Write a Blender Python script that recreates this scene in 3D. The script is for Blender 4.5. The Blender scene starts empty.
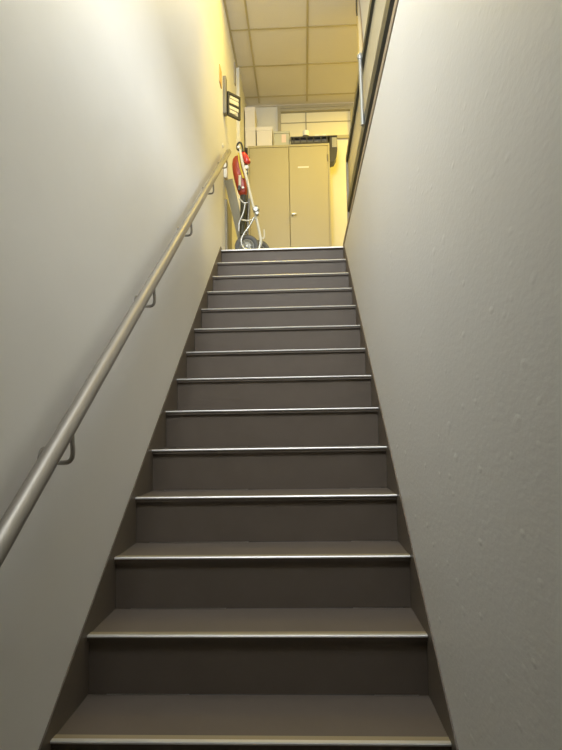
import bpy, bmesh, math
from mathutils import Vector, Matrix
C = bpy.context.scene.collection
sc = bpy.context.scene

# ------------------------------------------------------------------ dimensions (metres)
W = 1.053            # clear stair width
RISE, GO = 0.18, 0.2479
NTOP = 13            # nosing 13 is the landing edge
NBOT = -3
LZ = RISE * NTOP     # landing level 2.34
LY = GO * NTOP       # landing edge 3.223
FZ = RISE * (NBOT - 1)   # lower floor -0.72
CZ = 4.875           # upper ceiling
BY = 5.33            # back wall
XL, XR = -0.005, W + 0.005

# ------------------------------------------------------------------ materials
def mat(name, col, rough=.6, metal=0., spec=.5, noise=None, bump=None, emit=None, aniso=0):
    m = bpy.data.materials.new(name); m.use_nodes = True
    nt = m.node_tree; b = nt.nodes['Principled BSDF']
    b.inputs['Base Color'].default_value = (*col, 1)
    b.inputs['Roughness'].default_value = rough
    b.inputs['Metallic'].default_value = metal
    b.inputs['Specular IOR Level'].default_value = spec
    tc = nt.nodes.new('ShaderNodeTexCoord')
    if noise:
        sc_, amt, col2 = noise
        n = nt.nodes.new('ShaderNodeTexNoise'); n.inputs['Scale'].default_value = sc_
        n.inputs['Detail'].default_value = 6; n.inputs['Roughness'].default_value = .6
        nt.links.new(tc.outputs['Object'], n.inputs['Vector'])
        r = nt.nodes.new('ShaderNodeValToRGB')
        r.color_ramp.elements[0].position = .35; r.color_ramp.elements[1].position = .7
        r.color_ramp.elements[0].color = (*col, 1)
        r.color_ramp.elements[1].color = (*[a*(1-amt)+c*amt for a, c in zip(col, col2)], 1)
        nt.links.new(n.outputs['Fac'], r.inputs['Fac'])
        nt.links.new(r.outputs['Color'], b.inputs['Base Color'])
    if bump:
        prev = None
        for (s, st, dist) in bump:
            n = nt.nodes.new('ShaderNodeTexNoise'); n.inputs['Scale'].default_value = s
            n.inputs['Detail'].default_value = 3
            nt.links.new(tc.outputs['Object'], n.inputs['Vector'])
            bp = nt.nodes.new('ShaderNodeBump'); bp.inputs['Strength'].default_value = st
            bp.inputs['Distance'].default_value = dist
            nt.links.new(n.outputs['Fac'], bp.inputs['Height'])
            if prev: nt.links.new(prev.outputs['Normal'], bp.inputs['Normal'])
            prev = bp
        nt.links.new(prev.outputs['Normal'], b.inputs['Normal'])
    if emit:
        b.inputs['Emission Color'].default_value = (*emit[0], 1)
        b.inputs['Emission Strength'].default_value = emit[1]
    return m

WALLC = (.775, .755, .705)
m_wall_l = mat('painted_plaster_left', WALLC, .5, spec=.35, noise=(1.1, .5, (.71, .69, .64)), bump=[(3, .25, .02), (60, .08, .003)])
m_wall_u = mat('painted_plaster_upper', (.74, .72, .62), .6, spec=.3, bump=[(60, .08, .003)])

def plaster_right():
    m = mat('trowelled_plaster_right', WALLC, .45, spec=.4, noise=(1.3, .5, (.71, .69, .64)))
    nt = m.node_tree; b = nt.nodes['Principled BSDF']; tc = nt.nodes['Texture Coordinate']
    mp = nt.nodes.new('ShaderNodeMapping'); mp.inputs['Scale'].default_value = (1, .55, 1)
    nt.links.new(tc.outputs['Object'], mp.inputs['Vector'])
    v = nt.nodes.new('ShaderNodeTexVoronoi'); v.inputs['Scale'].default_value = 20
    v.feature = 'SMOOTH_F1'
    nt.links.new(mp.outputs['Vector'], v.inputs['Vector'])
    r = nt.nodes.new('ShaderNodeValToRGB')
    r.color_ramp.elements[0].position = .02; r.color_ramp.elements[0].color = (1, 1, 1, 1)
    r.color_ramp.elements[1].position = .16; r.color_ramp.elements[1].color = (0, 0, 0, 1)
    nt.links.new(v.outputs['Distance'], r.inputs['Fac'])
    n = nt.nodes.new('ShaderNodeTexNoise'); n.inputs['Scale'].default_value = 80; n.inputs['Detail'].default_value = 5
    nt.links.new(mp.outputs['Vector'], n.inputs['Vector'])
    b1 = nt.nodes.new('ShaderNodeBump'); b1.inputs['Strength'].default_value = .3; b1.inputs['Distance'].default_value = .002
    nt.links.new(r.outputs['Color'], b1.inputs['Height'])
    b2 = nt.nodes.new('ShaderNodeBump'); b2.inputs['Strength'].default_value = .28; b2.inputs['Distance'].default_value = .0024
    nt.links.new(n.outputs['Fac'], b2.inputs['Height']); nt.links.new(b1.outputs['Normal'], b2.inputs['Normal'])
    nt.links.new(b2.outputs['Normal'], b.inputs['Normal'])
    return m
m_wall_r = plaster_right()
m_tile = mat('ceiling_tile', (.72, .68, .60), .85, noise=(90, .12, (.5, .47, .4)))
m_tbar = mat('ceiling_grid', (.50, .44, .27), .35, metal=.4)
m_stair = mat('stair_vinyl', (.132, .106, .082), .5, spec=.35, noise=(5, .4, (.095, .075, .055)), bump=[(220, .12, .002)])
m_skirt = mat('stair_string_paint', (.135, .108, .078), .42, spec=.4, noise=(7, .25, (.10, .085, .07)))
m_nose = mat('aluminium_nosing', (.74, .73, .71), .45, metal=.8)
m_grip = mat('nosing_grip', (.36, .30, .19), .45, metal=.4)
m_floor = mat('floor_vinyl', (.22, .20, .17), .5)
m_rail = mat('satin_steel_rail', (.32, .30, .265), .46, metal=.7)
m_brk = mat('bracket_steel', (.30, .28, .25), .4, metal=.8)
m_dark = mat('dark_grey_paint', (.035, .040, .036), .4)
m_kerb = mat('brown_kerb_paint', (.30, .235, .165), .5)
m_galv = mat('galvanised_tube', (.36, .36, .33), .4, metal=.6)
m_cab = mat('cabinet_cream_paint', (.45, .40, .245), .4, spec=.4)
m_cabd = mat('cabinet_gap_dark', (.20, .17, .10), .7)
m_box = mat('white_cardboard', (.78, .74, .68), .8)
m_boxlid = mat('white_cardboard_lid', (.82, .78, .72), .8)
m_crate = mat('grey_green_plastic', (.50, .50, .40), .45)
m_white = mat('white_plastic', (.85, .84, .80), .4)
m_pink = mat('pale_pink_label', (.80, .62, .55), .6)
m_frame = mat('window_frame_grey', (.42, .38, .26), .5)
m_blind = mat('cream_blind', (.86, .80, .56), .8)
m_blackmetal = mat('black_metal', (.045, .043, .038), .45)
m_greymetal = mat('grey_metal', (.22, .21, .18), .4, metal=.4)
m_plank = mat('grey_brown_board', (.36, .33, .27), .6, noise=(14, .4, (.22, .19, .15)))
m_board = mat('grey_yellow_board', (.34, .31, .21), .5, noise=(14, .3, (.30, .27, .2)))
m_shadow = mat('shadow_grey', (.30, .28, .23), .5)  # tone of a cast shadow, put into the panel colour
m_part = mat('tan_wall_paint', (.56, .50, .36), .6)
m_red = mat('red_fabric', (.36, .040, .012), .38, spec=.6, bump=[(25, .5, .01)])
m_redshell = mat('red_plastic', (.60, .03, .02), .25, spec=.7)
m_yellow = mat('yellow_strap', (.75, .55, .05), .5)
m_tubew = mat('cream_tube', (.68, .66, .54), .35)
m_tube_steel = mat('bright_steel_tube', (.55, .55, .52), .35, metal=.7)
m_rubber = mat('grey_rubber', (.13, .13, .125), .65)
m_black = mat('black_plastic', (.02, .02, .02), .35)
m_olive = mat('dark_olive_fabric', (.06, .06, .04), .7)
m_paper = mat('orange_tan_card', (.60, .36, .13), .7)
m_sheet = mat('pale_slat', (.62, .58, .42), .5)
m_frost = None
def frosted():
    m = bpy.data.materials.new('frosted_panel'); m.use_nodes = True
    nt = m.node_tree; nt.nodes.clear()
    o = nt.nodes.new('ShaderNodeOutputMaterial')
    tr = nt.nodes.new('ShaderNodeBsdfTransparent'); tr.inputs[0].default_value = (.95, .93, .88, 1)
    tl = nt.nodes.new('ShaderNodeBsdfTranslucent'); tl.inputs[0].default_value = (.72, .66, .50, 1)
    df = nt.nodes.new('ShaderNodeBsdfDiffuse'); df.inputs[0].default_value = (.60, .55, .40, 1)
    a = nt.nodes.new('ShaderNodeMixShader'); a.inputs[0].default_value = .5
    b = nt.nodes.new('ShaderNodeMixShader'); b.inputs[0].default_value = .6
    nt.links.new(tl.outputs[0], a.inputs[1]); nt.links.new(df.outputs[0], a.inputs[2])
    nt.links.new(tr.outputs[0], b.inputs[1]); nt.links.new(a.outputs[0], b.inputs[2])
    nt.links.new(b.outputs[0], o.inputs[0])
    return m
m_frost = frosted()

# ------------------------------------------------------------------ mesh helpers
def link(name, bm, m, parent=None, smooth=False, loc=None):
    me = bpy.data.meshes.new(name)
    bmesh.ops.recalc_face_normals(bm, faces=bm.faces)
    if loc is not None: bmesh.ops.translate(bm, verts=bm.verts, vec=-Vector(loc))
    bm.to_mesh(me); bm.free()
    ms = m if isinstance(m, (list, tuple)) else [m]
    for x in ms: me.materials.append(x)
    if smooth:
        for p in me.polygons: p.use_smooth = True
        try: me.set_sharp_from_angle(angle=math.radians(40))
        except Exception: pass
    o = bpy.data.objects.new(name, me); C.objects.link(o)
    if loc is not None: o.location = loc
    if parent is not None:
        o.parent = parent
        o.location = Vector(loc or (0, 0, 0)) - wloc(parent)
    return o
def wloc(o):
    v = Vector((0, 0, 0))
    while o is not None: v += o.location; o = o.parent
    return v
def box(bm, a, b, bev=0., mi=0):
    a, b = Vector(a), Vector(b)
    r = bmesh.ops.create_cube(bm, size=1)
    vs = r['verts']
    for v in vs: v.co = Vector(((a[i]+b[i])/2 + v.co[i]*(b[i]-a[i]) for i in range(3)))
    fs = {f for v in vs for f in v.link_faces}
    for f in fs: f.material_index = mi
    if bev:
        es = list({e for v in vs for e in v.link_edges})
        bmesh.ops.bevel(bm, geom=es, offset=bev, segments=2, affect='EDGES', profile=.6)
def prism_x(bm, prof, x0, x1):            # profile of (y, z) extruded along X
    a = [bm.verts.new((x0, y, z)) for y, z in prof]; b = [bm.verts.new((x1, y, z)) for y, z in prof]
    n = len(prof); bm.faces.new(a); bm.faces.new(list(reversed(b)))
    for i in range(n): bm.faces.new((a[i], b[i], b[(i+1) % n], a[(i+1) % n]))
def smoothpath(pts, n=6):
    P = [Vector(p) for p in pts]
    if len(P) < 3: return P
    P = [P[0]*2-P[1]] + P + [P[-1]*2-P[-2]]; out = []
    for i in range(1, len(P)-2):
        for k in range(n):
            t = k/n; p0, p1, p2, p3 = P[i-1:i+3]
            out.append(.5*((2*p1)+(p2-p0)*t+(2*p0-5*p1+4*p2-p3)*t*t+(3*p1-p0-3*p2+p3)*t**3))
    out.append(P[-2]); return out
def tube(bm, pts, r, seg=16, smooth=True, flat=1., up=(0, 1, 0)):
    P = smoothpath(pts) if smooth else [Vector(p) for p in pts]
    rr = r if isinstance(r, (list, tuple)) else None
    rings = []; nrm = None
    for i, p in enumerate(P):
        t = (P[min(i+1, len(P)-1)] - P[max(i-1, 0)]).normalized()
        if nrm is None:
            nrm = Vector(up) if abs(t.dot(Vector(up))) < .95 else Vector((1, 0, 0))
        nrm = (nrm - t*nrm.dot(t)).normalized(); bi = t.cross(nrm)
        R_ = r if rr is None else rr[0] + (rr[-1]-rr[0])*i/(len(P)-1)
        rings.append([bm.verts.new(p + nrm*math.cos(2*math.pi*k/seg)*R_*flat + bi*math.sin(2*math.pi*k/seg)*R_) for k in range(seg)])
    for a, b in zip(rings, rings[1:]):
        for k in range(seg): bm.faces.new((a[k], a[(k+1) % seg], b[(k+1) % seg], b[k]))
    bm.faces.new(rings[0]); bm.faces.new(list(reversed(rings[-1])))
def lathe(bm, c, axis, prof, seg=32):      # prof: (radius, distance along axis); closed ring profile when first == last
    c = Vector(c); ax = Vector(axis).normalized()
    u = ax.orthogonal().normalized(); v = ax.cross(u)
    rings = [[bm.verts.new(c + ax*h + (u*math.cos(2*math.pi*k/seg)+v*math.sin(2*math.pi*k/seg))*r) for k in range(seg)] for r, h in prof]
    for a, b in zip(rings, rings[1:]):
        for k in range(seg): bm.faces.new((a[k], a[(k+1) % seg], b[(k+1) % seg], b[k]))
    if prof[0] == prof[-1]: bmesh.ops.remove_doubles(bm, verts=rings[0]+rings[-1], dist=1e-6)
    else:
        bm.faces.new(rings[0]); bm.faces.new(list(reversed(rings[-1])))
def NB(): return bmesh.new()
def struct(name, bm, m, **k):
    o = link(name, bm, m, **k); o['kind'] = 'structure'; return o
def thing(name, label, cat, loc=(0, 0, 0), group=None):
    o = bpy.data.objects.new(name, None); C.objects.link(o); o.location = loc
    o['label'] = label; o['category'] = cat
    if group: o['group'] = group
    return o
def tag(o, label, cat, group=None):
    o['label'] = label; o['category'] = cat
    if group: o['group'] = group
    return o
def bxo(name, a, b, m, parent=None, bev=0., loc=None):
    bm = NB(); box(bm, a, b, bev); return link(name, bm, m, parent, loc=loc)
def copy_tree(o, parent=None):
    c = o.copy(); C.objects.link(c); c.parent = parent
    for ch in list(o.children): copy_tree(ch, c)
    return c

# ------------------------------------------------------------------ the setting
bm = NB(); box(bm, (-.2, -3.2, FZ-.2), (W+.2, -1.0, FZ)); box(bm, (-.2, -1.0, FZ-.2), (W+.2, -.6, FZ)); struct('floor', bm, m_floor)
UX = 4.3                                            # far side of the upper room
bm = NB()
box(bm, (XL, LY+.016, LZ-.25), (XR, BY+.2, LZ))                 # landing
box(bm, (W+.16, -1.2, LZ-.25), (UX, BY+.2, LZ-.001))                # upper floor beside the stairwell
box(bm, (XR, LY+.016, LZ-.25), (W+.16, BY+.2, LZ-.0005))
struct('floor_upper', bm, m_floor)
bm = NB(); box(bm, (XL-.2, -3.2, FZ), (XL, BY, CZ)); struct('wall_left', bm, m_wall_l)
bm = NB(); box(bm, (XR, -3.2, FZ), (XR+.13, LY+.012, LZ-.002), .004); struct('wall_right', bm, m_wall_r)
bm = NB(); box(bm, (XL, -3.4, FZ), (XR, -3.2, 2.0)); struct('wall_lower_end', bm, m_wall_u)
bm = NB(); box(bm, (XL, -3.2, 1.75), (XR, -1.05, LZ-.001)); struct('ceiling_lower', bm, m_wall_u)
# back wall with a window opening
wx0, wx1, wz0, wz1 = .455, 1.36, 4.44, 4.838
bm = NB()
box(bm, (XL, BY, LZ), (wx0, BY+.15, CZ)); box(bm, (wx1, BY, LZ), (UX, BY+.15, CZ))
box(bm, (wx0, BY, LZ), (wx1, BY+.15, wz0)); box(bm, (wx0, BY, wz1), (wx1, BY+.15, CZ))
struct('wall_back', bm, m_wall_u)
w1 = bpy.data.objects.new('window_1', None); C.objects.link(w1); w1['kind'] = 'structure'
w1.location = (wx0, BY, wz0)
bm = NB()
box(bm, (wx0-.03, BY-.025, wz0-.03), (wx0+.012, BY-.002, wz1+.03)); box(bm, (wx1-.012, BY-.025, wz0-.03), (wx1+.03, BY-.002, wz1+.03))
box(bm, (wx0+.012, BY-.025, wz1-.005), (wx1-.012, BY-.002, wz1+.03)); box(bm, (wx0+.012, BY-.03, wz0-.03), (wx1-.012, BY-.002, wz0+.008))
link('window_frame', bm, m_frame, w1)
bxo('blind_box', (wx0+.012, BY-.018, wz1-.045), (wx1-.012, BY+.05, wz1-.006), m_frame, w1)
bxo('window_pane', (wx0, BY+.03, wz0), (wx1, BY+.045, wz1-.046), m_blind, w1)
bm = NB(); box(bm, (.778, BY+.02, wz0+.01), (.792, BY+.0295, wz1-.047)); box(bm, (wx0, BY+.02, wz0+.215), (wx1, BY+.0295, wz0+.224))
link('glazing_bar', bm, m_frame, w1)
# far side of the upper room, with the daylight window behind the guard rail
bm = NB()
box(bm, (UX, -1.2, LZ), (UX+.15, BY+.15, LZ+.10)); box(bm, (UX, -1.2, CZ-.35), (UX+.15, BY+.15, CZ))
box(bm, (UX, -1.2, LZ+.10), (UX+.15, -.5, CZ-.35)); box(bm, (UX, 1.4, LZ+.10), (UX+.15, BY+.15, CZ-.35))
struct('wall_right_upper', bm, m_wall_u)
bm = NB()
box(bm, (XL, -1.2, LZ), (.05, -1.05, CZ)); box(bm, (.85, -1.2, LZ), (UX, -1.05, CZ))
box(bm, (.05, -1.2, LZ), (.85, -1.05, 3.05)); box(bm, (.05, -1.2, 4.45), (.85, -1.05, CZ))
struct('wall_near_upper', bm, m_wall_u)
bm = NB(); box(bm, (1.275, 3.50, LZ), (UX, 3.62, CZ)); struct('wall_partition', bm, m_part)
bm = NB(); tube(bm, [(1.262, 3.49, 4.66), (1.258, 3.485, 4.74), (1.262, 3.49, 4.84), (1.275, 3.495, 4.86)], .007, 8)
link('trim_4', bm, m_blackmetal)['kind'] = 'structure'
bm = NB(); tube(bm, [(1.325, 3.493, 3.9), (1.30, 3.493, 4.6), (1.285, 3.493, 4.86)], .006, 8)
link('trim_5', bm, m_kerb)['kind'] = 'structure'
# shallow pilaster in the far left corner
bm = NB(); box(bm, (XL, 4.50, LZ), (.030, BY, CZ)); struct('trim_1', bm, m_wall_u)
bm = NB(); box(bm, (.035, BY-.03, CZ-.006), (UX, BY, CZ)); struct('trim_2', bm, m_tile)
# ceiling tiles hung in a metal grid
bm = NB(); box(bm, (XL-.2, -1.2, CZ), (UX+.15, BY+.15, CZ+.1), mi=0)
x = .20 - .6
while x < UX:
    if x > XL: box(bm, (x-.010, -1.05, CZ-.008), (x+.010, BY-.1, CZ-.0005), mi=1)
    x += .6
y = 5.10
while y > -1.0:
    box(bm, (XL, y-.009, CZ-.006), (UX, y+.009, CZ-.0005), mi=1); y -= .6
box(bm, (XL, -1.05, CZ-.012), (XL+.02, 4.5, CZ-.0005), mi=1)
struct('ceiling', bm, [m_tile, m_tbar])
# stair strings painted brown along both walls (set slightly proud of the wall)
def string(x0, x1):
    sl = RISE/GO
    y0, y1 = NBOT*GO-.22, LY+.02
    top = lambda y: (y)*sl + .055
    prof = [(y0, FZ), (y0, top(y0)), (3.18, top(3.18)), (LY+.09, LZ+.02), (LY+.09, LZ+.0005), (LY+.017, LZ+.0005), (LY+.017, LZ-.3), (0.2, -.25), (-.2, FZ)]
    b = NB(); prism_x(b, prof, x0, x1); return b
struct('baseboard_left', string(XL+.0005, -.0005), m_skirt)
struct('baseboard_right', string(W+.0005, XR-.0005), m_skirt)

# ------------------------------------------------------------------ staircase
st = thing('staircase', 'straight brown staircase with silver nosings climbing between two walls', 'staircase', (0, NBOT*GO, FZ))
def make_step(k, th=.022):
    y, z = k*GO, k*RISE
    b = NB()
    # riser board + tread board in one L-shaped profile
    prof = [(y+.016, z-RISE+.0005), (y+.016, z-.0005), (y+GO+.0155, z-.0005), (y+GO+.0155, z-.03), (y+.045, z-.03), (y+.045, z-RISE+.0005)]
    if k == NTOP: prof = [(y+.0155-.0, z-RISE), (y+.0155, z-.0005), (y+.0155-.03, z-.0005), (y-.0145, z-.01), (y+.004, z-.02), (y+.004, z-RISE)]
    prism_x(b, prof, 0, W)
    s = link('step', b, m_stair, st, loc=(0, y, z))
    b = NB()
    prism_x(b, [(y-.002, z-.0045), (y-.003, z), (y-.001, z+.0028), (y+.010, z+.0034), (y+.010, z), (y+.003, z), (y+.0029, z-.0045)] if k < NTOP else
               [(y-.020, z-.009), (y-.021, z), (y-.019, z+.003), (y+.03, z+.0035), (y+.03, z+.0005), (y-.015, z+.0005), (y-.0155, z-.009)], .0005, W-.0005)
    nose = link('tread_nosing', b, m_nose, s, loc=(0, y, z))
    if k < NTOP:
        b = NB(); box(b, (.0005, y+.0102, z), (W-.0005, y+.030, z+.0028)); link('grip_strip', b, m_grip, s, loc=(0, y, z))
        b = NB(); box(b, (0, y+.003, z-.016), (W, y+.0158, z-.0005)); link('nosing_fillet', b, m_stair, s, loc=(0, y, z))
    return s
for k in range(NBOT, NTOP+1): make_step(k)

# ------------------------------------------------------------------ handrail
RX = .065
rz = lambda y: .885 + .7275*y
hr = thing('handrail', 'round satin metal handrail running up the left wall on bent brackets', 'handrail', (RX, -1.0, rz(-1.0)))
b = NB(); tube(b, [(RX, -1.0, rz(-1.0)), (RX, 3.235, rz(3.235))], .0235, 32, smooth=False)
link('rail', b, m_rail, hr, smooth=True)
b = NB(); d = Vector((0, 1, .7275)).normalized()
e = Vector((RX, 3.235, rz(3.235)))
lathe(b, e, d, [(.0242, -.004), (.0242, .002), (.020, .008), (.008, .011)]); link('end_cap', b, m_rail, hr, smooth=True)
for y in (-.87, -.05, .77, 1.56, 2.36, 3.10):
    z = rz(y)
    b = NB()
    tube(b, [(XL+.004, y, z-.108), (RX-.03, y, z-.112), (RX-.005, y, z-.109), (RX+.004, y, z-.090), (RX+.002, y, z-.05), (RX, y, z-.018)], .0062, 12)
    k = link('bracket', b, m_brk, hr, smooth=True)
    b = NB(); lathe(b, (XL, y-.012, z-.103), (1, 0, 0), [(.035, .0), (.035, .004), (.031, .007), (.008, .009)], 28)
    for a in (90, 210, 330):
        lathe(b, (XL+.006, y-.012+.024*math.cos(math.radians(a)), z-.103+.024*math.sin(math.radians(a))), (1, 0, 0), [(.005, 0), (.004, .006)], 10)
    link('wall_plate', b, m_brk, k, smooth=True)

# ------------------------------------------------------------------ guard rail on the right edge of the opening
GX = 1.153
gd = thing('guard_rail', 'dark grey guard rail with clouded infill above the right stair wall', 'railing', (GX, 3.66, LZ))
y0, y1 = -.6, 3.665
def bar(z, h, nm, t=.014):
    b = NB(); box(b, (GX-t, y0, z-h/2), (GX+t, y1-.022, z+h/2), .004); link(nm, b, m_dark, gd)
bar(2.862, .095, 'lower_rail', .018); bar(3.335, .060, 'upper_rail', .018)
for yy in (3.665, -.6):
    b = NB(); box(b, (GX-.018, yy-.022, LZ), (GX+.018, yy+.022, 3.36), .003); link('post', b, m_dark if yy < 3 else m_greymetal, gd)
b = NB(); box(b, (GX+.001, y0+.022, 2.893), (GX+.007, y1-.023, 3.312)); link('infill_panel', b, m_frost, gd)
b = NB(); tube(b, [(GX-.030, 2.12, 2.83), (GX-.030, 2.16, 3.355)], .0135, 16, smooth=False); t_ = link('stay_tube', b, m_galv, gd, smooth=True)
b = NB(); lathe(b, (GX-.030, 2.16, 3.345), (0, 0, 1), [(.018, -.02), (.021, -.01), (.021, .01), (.016, .02)], 16); link('tube_clamp', b, m_galv, t_, smooth=True)
b = NB(); box(b, (XR-.004, -.9, LZ-.001), (XR+.028, LY+.01, LZ+.042), .004); struct('trim_3', b, m_kerb)

# ------------------------------------------------------------------ storage cabinet
cx0, cx1, cy0, cy1, ch = .075, 1.052, 4.93, 5.325, 1.815
cb = thing('storage_cabinet', 'tall cream two-door metal cabinet against the back wall', 'cabinet', ((cx0+cx1)/2, (cy0+cy1)/2, LZ))
b = NB(); zt = LZ+ch
box(b, (cx0, cy0+.02, LZ), (cx0+.02, cy1, zt)); box(b, (cx1-.02, cy0+.02, LZ), (cx1, cy1, zt))
box(b, (cx0, cy0+.0, zt-.025), (cx1, cy1, zt)); box(b, (cx0+.02, cy0+.02, LZ), (cx1-.02, cy1, LZ+.05)); box(b, (cx0+.02, cy1-.015, LZ+.05), (cx1-.02, cy1, zt-.025))
box(b, (cx0, cy0, LZ), (cx0+.018, cy0+.02, zt-.025)); box(b, (cx1-.018, cy0, LZ), (cx1, cy0+.02, zt-.025))
link('body', b, m_cab, cb)
mid = .567
for i, (a, c) in enumerate(((cx0+.022, mid-.003), (mid+.003, cx1-.022))):
    dr = bxo('door', (a, cy0+.002, LZ+.055), (c, cy0+.019, zt-.030), m_cab, cb, .002)
    for hz in (LZ+.25, zt-.22):
        hx = cx0+.020 if i == 0 else cx1-.020
        b = NB(); lathe(b, (hx, cy0-.003, hz), (0, 0, 1), [(.006, 0), (.006, .08)], 10); link('hinge', b, m_cabd, dr, smooth=True)
    if i == 1:
        b = NB(); lathe(b, (mid+.030, cy0+.002, 3.29), (0, -1, 0), [(.017, 0), (.017, .008), (.010, .012), (.010, .030)], 20)
        box(b, (mid+.022, cy0-.040, 3.281), (mid+.078, cy0-.026, 3.301), .004)
        link('handle', b, m_tube_steel, dr, smooth=True)
        b = NB(); box(b, (mid+.105, cy0+.0005, 3.862), (mid+.235, cy0+.0019, 3.88)); link('label_strip', b, m_boxlid, dr)

# things on top of the cabinet
def carton(label, x0, x1, y0, y1, z0, h, lidm=m_boxlid, m=m_box, group='white lidded boxes on the cabinet'):
    t = thing('archive_box', label, 'box', ((x0+x1)/2, (y0+y1)/2, z0), group)
    b = NB(); box(b, (x0+.004, y0+.004, z0), (x1-.004, y1-.004, z0+h-.006), .002); link('carton', b, m, t)
    b = NB(); box(b, (x0, y0, z0+h-.045), (x1, y1, z0+h), .002); link('lid', b, lidm, t)
carton('white lidded box, lower of the two stacked beside the left wall', .040, .172, 4.965, 5.29, zt, .255)
carton('white lidded box stacked on top, highest box above the cabinet', .038, .166, 4.965, 5.29, zt+.2555, .255)
carton('white lidded box, alone between the two-box stack and the greenish tub', .178, .372, 4.965, 5.28, zt, .255)
tb = thing('storage_tub', 'greenish grey plastic tub with pink label on the cabinet', 'tub', (.49, 5.08, zt))
b = NB(); box(b, (.392, 4.97, zt), (.578, 5.18, zt+.165), .006); link('tub_body', b, m_crate, tb)
b = NB(); box(b, (.386, 4.964, zt+.165), (.584, 5.186, zt+.19), .004); link('lid', b, m_crate, tb)
b = NB(); box(b, (.482, 4.9685, zt+.05), (.535, 4.9697, zt+.150)); link('label_patch', b, m_pink, tb)
# dark metal frame lying across the cabinet, one end overhanging to the right
rk = thing('metal_frame', 'dark metal frame lying on the cabinet, end drooping past its right side', 'metal frame', (.86, 5.1, zt))
b = NB(); box(b, (.590, 4.945, zt+.092), (1.15, 5.10, zt+.106), .002); link('top_bar', b, m_blackmetal, rk)
b = NB(); box(b, (.590, 4.945, zt), (1.045, 4.965, zt+.030)); link('bottom_bar', b, m_blackmetal, rk)
for xx in (.592, .625, .70, .78, .86, .95, 1.02):
    b = NB(); box(b, (xx, 4.945, zt+.030), (xx+.012, 4.965, zt+.092)); link('strut', b, m_blackmetal, rk)
b = NB(); box(b, (.60, 5.00, zt+.001), (1.04, 5.01, zt+.090)); link('back_plate', b, m_greymetal, rk)
b = NB()
prof = [(1.058, zt+.0915), (1.148, zt+.0915), (1.148, zt-.07), (1.135, zt-.16), (1.105, zt-.215), (1.058, zt-.23)]
va = [b.verts.new((x_, 4.955, z_)) for x_, z_ in prof]; vb = [b.verts.new((x_, 5.09, z_)) for x_, z_ in prof]
b.faces.new(va); b.faces.new(list(reversed(vb)))
for i in range(len(prof)): b.faces.new((va[i], vb[i], vb[(i+1) % 6], va[(i+1) % 6]))
link('end_bracket', b, m_blackmetal, rk)
b = NB(); box(b, (1.085, 4.949, zt-.04), (1.142, 4.9545, zt+.080), .001); link('end_plate', b, m_galv, rk)
TZ = zt+.1062
tp = thing('tape_roll', 'small white roll on a dark foot standing on the metal frame', 'roll', (.775, 5.02, TZ))
b = NB(); lathe(b, (.775, 5.02, TZ), (0, 0, 1), [(.042, 0), (.042, .035)], 24); link('foot', b, m_blackmetal, tp, smooth=True)
b = NB(); lathe(b, (.775, 5.02, TZ+.0355), (0, 0, 1), [(.038, 0), (.038, .062), (.014, .062), (.014, .02)], 24); link('roll', b, m_white, tp, smooth=True)
for (xx, ww, lb) in ((.885, .05, 'small flat pale packet on the metal frame, nearer the white roll'), (.975, .04, 'small flat pale packet on the metal frame, farther from the white roll')):
    o = bxo('packet', (xx, 4.96, TZ), (xx+ww, 5.02, TZ+.022), m_white, None, .003, loc=(xx, 4.96, TZ)); tag(o, lb, 'packet', 'packets on the metal frame')

# ------------------------------------------------------------------ trolley at the head of the stairs
def P3(l, y): return [(a, y, c) for a, c in l]
tr = thing('hand_trolley', 'folded pale tubular trolley with grey wheels at the stair head', 'trolley', (.195, 3.46, LZ))
b = NB(); tube(b, P3([(.143, 3.366), (.169, 3.22), (.205, 3.076), (.24, 2.913), (.275, 2.76), (.31, 2.599), (.326, 2.476), (.308, 2.43)], 3.455), .0125, 14)
link('main_tube', b, m_tubew, tr, smooth=True)
b = NB(); tube(b, P3([(.27, 2.70), (.224, 2.617), (.178, 2.554), (.15, 2.49), (.168, 2.424), (.222, 2.392), (.285, 2.386), (.316, 2.420), (.322, 2.47)], 3.41), .0085, 12)
link('base_loop', b, m_tube_steel, tr, smooth=True)
b = NB(); tube(b, P3([(.135, 2.885), (.179, 2.842), (.215, 2.845)], 3.42), .007, 10); tube(b, P3([(.192, 2.845), (.170, 2.748), (.135, 2.664), (.128, 2.58)], 3.42), .007, 10)
link('cable_fork', b, m_tube_steel, tr, smooth=True)
b = NB(); tube(b, P3([(.225, 2.90), (.215, 2.74), (.20, 2.56)], 3.47), .010, 12); link('rear_tube', b, m_greymetal, tr, smooth=True)
b = NB(); tube(b, P3([(.15, 2.70), (.21, 2.69), (.275, 2.705)], 3.46), .008, 10); link('cross_tube', b, m_tubew, tr, smooth=True)
b = NB(); lathe(b, (.288, 3.40, 2.772), (0, 1, 0), [(.020, -.012), (.027, -.004), (.027, .03), (.018, .045)], 20); lathe(b, (.300, 3.39, 2.735), (0, 1, 0), [(.014, 0), (.014, .05)], 12)
link('joint', b, m_galv, tr, smooth=True)
b = NB(); lathe(b, (.283, 3.46, 2.80), (0, 1, 0), [(.030, 0), (.030, .03), (.02, .04)], 20); link('joint_cover', b, m_black, tr, smooth=True)
b = NB(); tube(b, P3([(.322, 2.54), (.345, 2.515), (.358, 2.535), (.356, 2.60)], 3.455), .006, 10); link('hook', b, m_tubew, tr, smooth=True)
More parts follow.
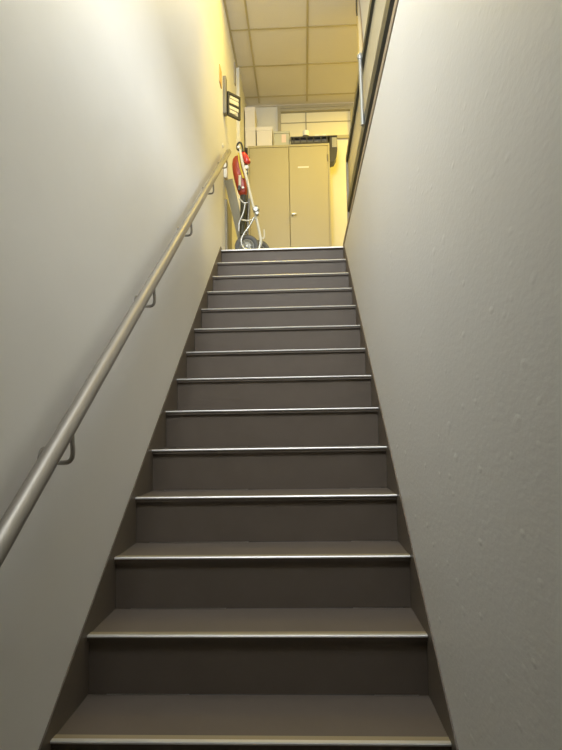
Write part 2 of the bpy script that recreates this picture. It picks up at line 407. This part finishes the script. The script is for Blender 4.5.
for wx, wy in ((.195, 3.485), (.285, 3.64)):
    b = NB(); pr = []
    for k in range(13):
        a = 2*math.pi*k/12; pr.append((.088+.025*math.cos(a), .022*math.sin(a)))
    pr[-1] = pr[0]
    lathe(b, (wx, wy, LZ+.1135), (0, -1, 0), pr, 40); wh = link('wheel', b, m_rubber, tr, smooth=True)
    b = NB(); lathe(b, (wx, wy, LZ+.1135), (0, -1, 0), [(.068, -.01), (.068, .012), (.060, .016), (.052, .008), (.040, .004), (.034, .016), (.018, .020), (.014, .028), (.006, .030)], 32)
    for a in range(0, 360, 60):
        aa = math.radians(a); tube(b, [(wx+.015*math.cos(aa), wy-.014, LZ+.1135+.015*math.sin(aa)), (wx+.06*math.cos(aa), wy-.012, LZ+.1135+.06*math.sin(aa))], .005, 8, smooth=False)
    link('hub', b, m_galv, wh, smooth=True)
b = NB(); tube(b, [(.195, 3.50, LZ+.1135), (.285, 3.635, LZ+.1135)], .008, 10, smooth=False); link('axle', b, m_greymetal, tr)
b = NB(); tube(b, P3([(.150, 3.35), (.118, 3.375), (.122, 3.42), (.146, 3.435), (.164, 3.40), (.170, 3.345)], 3.455), .009, 12); link('handle_loop', b, m_black, tr, smooth=True)
b = NB(); lathe(b, (.132, 3.43, 3.382), (0, 1, 0), [(.012, 0), (.012, .02)], 14); link('handle_button', b, m_white, tr, smooth=True)

# red bag hanging on the trolley
bg = thing('red_bag', 'long red bag with a yellow strap hung on the trolley', 'bag', (.135, 3.52, 2.95))
def loft(path, wd, n=24, ex=3.0):
    b = NB(); rings = []
    for (x_, y_, z_), (rw, rd) in zip(path, wd):
        ring = []
        for k in range(n):
            a = 2*math.pi*k/n; ca, sa = math.cos(a), math.sin(a)
            ring.append(b.verts.new((x_+rw*math.copysign(abs(ca)**(2/ex), ca), y_+rd*math.copysign(abs(sa)**(2/ex), sa), z_)))
        rings.append(ring)
    for p, q in zip(rings, rings[1:]):
        for k in range(n): b.faces.new((p[k], p[(k+1) % n], q[(k+1) % n], q[k]))
    b.faces.new(rings[0]); b.faces.new(list(reversed(rings[-1]))); return b
b = loft([(.160, 3.53, 2.958), (.158, 3.53, 2.975), (.150, 3.53, 3.03), (.138, 3.53, 3.10), (.126, 3.53, 3.18), (.118, 3.53, 3.25), (.118, 3.53, 3.305), (.122, 3.53, 3.330), (.125, 3.53, 3.338)],
         [(.030, .025), (.040, .040), (.050, .045), (.056, .048), (.060, .05), (.058, .05), (.050, .045), (.036, .035), (.018, .02)])
link('bag_body', b, m_red, bg, smooth=True)
b = loft([(.205, 3.475, 3.238), (.208, 3.475, 3.25), (.200, 3.475, 3.28), (.185, 3.475, 3.315), (.170, 3.475, 3.345), (.160, 3.475, 3.355)],
         [(.018, .02), (.030, .028), (.033, .032), (.030, .03), (.022, .022), (.010, .01)], 20, 2.2)
link('flap', b, m_redshell, bg, smooth=True)
b = NB(); tube(b, P3([(.128, 3.345), (.135, 3.26), (.150, 3.18), (.172, 3.10)], 3.475), .010, 10); link('yellow_strap', b, m_yellow, bg, smooth=True)
b = NB(); box(b, (.125, 3.472, 3.02), (.148, 3.481, 3.13), .002); link('side_label', b, m_sheet, bg)
b = NB(); box(b, (.118, 3.466, 2.985), (.142, 3.478, 3.03), .004); link('buckle', b, m_black, bg)
b = NB(); lathe(b, (.165, 3.474, 3.01), (0, -1, 0), [(.012, 0), (.010, .008)], 16); link('stud', b, m_white, bg, smooth=True)
b = NB(); lathe(b, (.200, 3.475, 3.205), (0, -1, 0), [(.020, -.01), (.020, .005), (.012, .012)], 18); lathe(b, (.196, 3.475, 3.16), (0, -1, 0), [(.010, -.01), (.010, .01)], 12); link('toggle', b, m_white, bg, smooth=True)
b = NB(); tube(b, P3([(.165, 2.955), (.162, 2.82), (.152, 2.66), (.15, 2.58)], 3.53), [.033, .024], 16); link('lower_sleeve', b, m_olive, bg, smooth=True)

# leaning board, wall box, notice, display rack on the left wall
def slanted(b, a, c, wdt, t):
    a, c = Vector(a), Vector(c); d = (c-a).normalized(); s = Vector((0, 1, 0)).cross(d).normalized()*wdt/2; yv = Vector((0, t/2, 0))
    q = [a-s-yv, a+s-yv, a+s+yv, a-s+yv, c-s-yv, c+s-yv, c+s+yv, c-s+yv]; v = [b.verts.new(p) for p in q]
    for f in ((0, 1, 2, 3), (7, 6, 5, 4), (0, 4, 5, 1), (1, 5, 6, 2), (2, 6, 7, 3), (3, 7, 4, 0)): b.faces.new([v[i] for i in f])
lb = NB(); slanted(lb, (.178, 3.74, LZ+.018), (.032, 3.47, 3.085), .080, .028)
o = link('leaning_board', lb, m_board, loc=(.178, 3.74, LZ)); tag(o, 'long grey brown board leaning against the left wall behind the wheel', 'board')
b = NB(); box(b, (XL, 3.51, LZ), (XL+.016, 3.86, 2.92), .002); o = link('shadow_panel', b, m_shadow, loc=(XL, 3.51, LZ)); tag(o, 'thin grey panel flat on the left wall in place of a cast shadow', 'board')  # grey panel stands in for a shadow cast on the wall
b = NB(); box(b, (XL, 3.44, 3.10), (.022, 3.53, 3.235), .004); o = link('wall_box', b, m_white, loc=(XL, 3.44, 3.1)); tag(o, 'small white box on the left wall just past the handrail end', 'wall box')
b = NB(); box(b, (XL, 3.17, 3.86), (XL+.008, 3.29, 4.02), .001); o = link('wall_card', b, m_paper, loc=(XL, 3.17, 3.86)); tag(o, 'small orange tan card on the left wall left of the rack', 'card')
b = NB(); lathe(b, (XL, 3.36, 3.36), (1, 0, 0), [(.018, 0), (.018, .008), (.012, .012)], 18); o = link('wall_button', b, m_sheet, smooth=True, loc=(XL, 3.36, 3.36)); tag(o, 'small round cream button on the left wall below the rack', 'button')
b = NB(); box(b, (XL-.002, 4.30, 4.56), (XL+.012, 4.36, 4.80), .001); o = link('cable_cover', b, m_plank, loc=(XL, 4.3, 4.56)); tag(o, 'narrow brown strip high on the left wall behind the rack', 'strip')
rkx = thing('wall_rack', 'dark framed rack with pale slats jutting from the left wall', 'rack', (XL, 3.45, 3.68))
b = NB(); box(b, (XL, 3.40, 3.70), (XL+.030, 3.47, 4.06), .003); link('mount_plate', b, m_greymetal, rkx)
A, B = Vector((.030, 3.45, 0)), Vector((.135, 3.56, 0)); u = (B-A)
def rp(b, s0, s1, z0, z1, t0, t1):
    n = Vector((u.y, -u.x, 0)).normalized()
    v = []
    for (s, t) in ((s0, t0), (s1, t0), (s1, t1), (s0, t1)):
        p = A+u*s+n*t
        for z in (z0, z1): v.append(b.verts.new((p.x, p.y, z)))
    for f in ((0, 2, 4, 6), (7, 5, 3, 1), (0, 1, 3, 2), (2, 3, 5, 4), (4, 5, 7, 6), (6, 7, 1, 0)): b.faces.new([v[i] for i in f])
b = NB(); rp(b, 0, .10, 3.705, 3.935, -.012, .012); rp(b, .90, 1, 3.705, 3.935, -.012, .012); rp(b, .1, .9, 3.705, 3.725, -.012, .012); rp(b, .1, .9, 3.915, 3.935, -.012, .012)
rp(b, .1, .9, 3.812, 3.826, -.012, .012); link('frame', b, m_blackmetal, rkx)
for z0, z1, s0, s1 in ((3.735, 3.765, .15, .6), (3.775, 3.806, .12, .85), (3.834, 3.872, .12, .86), (3.880, 3.905, .2, .86)):
    b = NB(); rp(b, s0, s1, z0, z1, -.006, .008); link('pale_slat', b, m_sheet, rkx)

# ------------------------------------------------------------------ lights
YEL = (1.0, .72, .06); WARM = (1.0, .745, .11); COOL = (.87, .93, 1.0)
def area(name, loc, rot, sx, sy, power, col, spread=None):
    l = bpy.data.lights.new(name, 'AREA'); l.shape = 'RECTANGLE'; l.size = sx; l.size_y = sy; l.energy = power; l.color = col
    if spread: l.spread = spread
    o = bpy.data.objects.new(name, l); o.location = loc; o.rotation_euler = rot; C.objects.link(o); return o
area('ceiling_lamp_landing', (.55, 2.95, CZ-.03), (0, 0, 0), .2, .3, 21, YEL)
area('ceiling_lamp_back', (1.95, 4.30, CZ-.03), (0, 0, 0), .2, .2, 52, WARM)
area('ceiling_lamp_room', (2.6, 1.4, CZ-.03), (0, 0, 0), .55, .55, 6, (1.0, .85, .6))
area('window_daylight', (UX-.02, .45, (LZ+.10+CZ-.35)/2), (0, math.radians(90), 0), CZ-LZ-.5, 1.9, 44, (.88, .94, 1.0), math.radians(110))
area('near_fill_light', (.45, -1.03, 3.75), (math.radians(90), 0, 0), .8, 1.4, 104, COOL)  # added unseen fill, high at the near end, brightens risers and walls
area('ceiling_lamp_stairs', (.50, .3, CZ-.03), (0, 0, 0), .5, .9, 15, COOL)
w = bpy.data.worlds.new('World'); sc.world = w; w.use_nodes = True
w.node_tree.nodes['Background'].inputs[0].default_value = (.8, .85, .9, 1); w.node_tree.nodes['Background'].inputs[1].default_value = .05

# ------------------------------------------------------------------ camera (solved from the stair geometry)
f, p, yw, r = 563., .0860799, -.0401471, -.0162281
fw = Vector((math.sin(yw)*math.cos(p), math.cos(yw)*math.cos(p), math.sin(p)))
rt = Vector((math.cos(yw), -math.sin(yw), 0)); up = rt.cross(fw)
c, s = math.cos(r), math.sin(r)
rx = rt*c + up*s; ux = -rt*s + up*c
cam = bpy.data.cameras.new('camera'); co = bpy.data.objects.new('camera', cam); C.objects.link(co)
co.matrix_world = Matrix(((rx.x, ux.x, -fw.x, .6906), (rx.y, ux.y, -fw.y, -1.5453), (rx.z, ux.z, -fw.z, .8314), (0, 0, 0, 1)))
cam.sensor_fit = 'VERTICAL'; cam.sensor_height = 36; cam.lens = f/750*36; cam.clip_start = .01
sc.camera = co
sc.view_settings.view_transform = 'Standard'; sc.view_settings.look = 'None'; sc.view_settings.gamma = 1
sc.view_settings.use_curve_mapping = False
sc.view_settings.exposure = 0
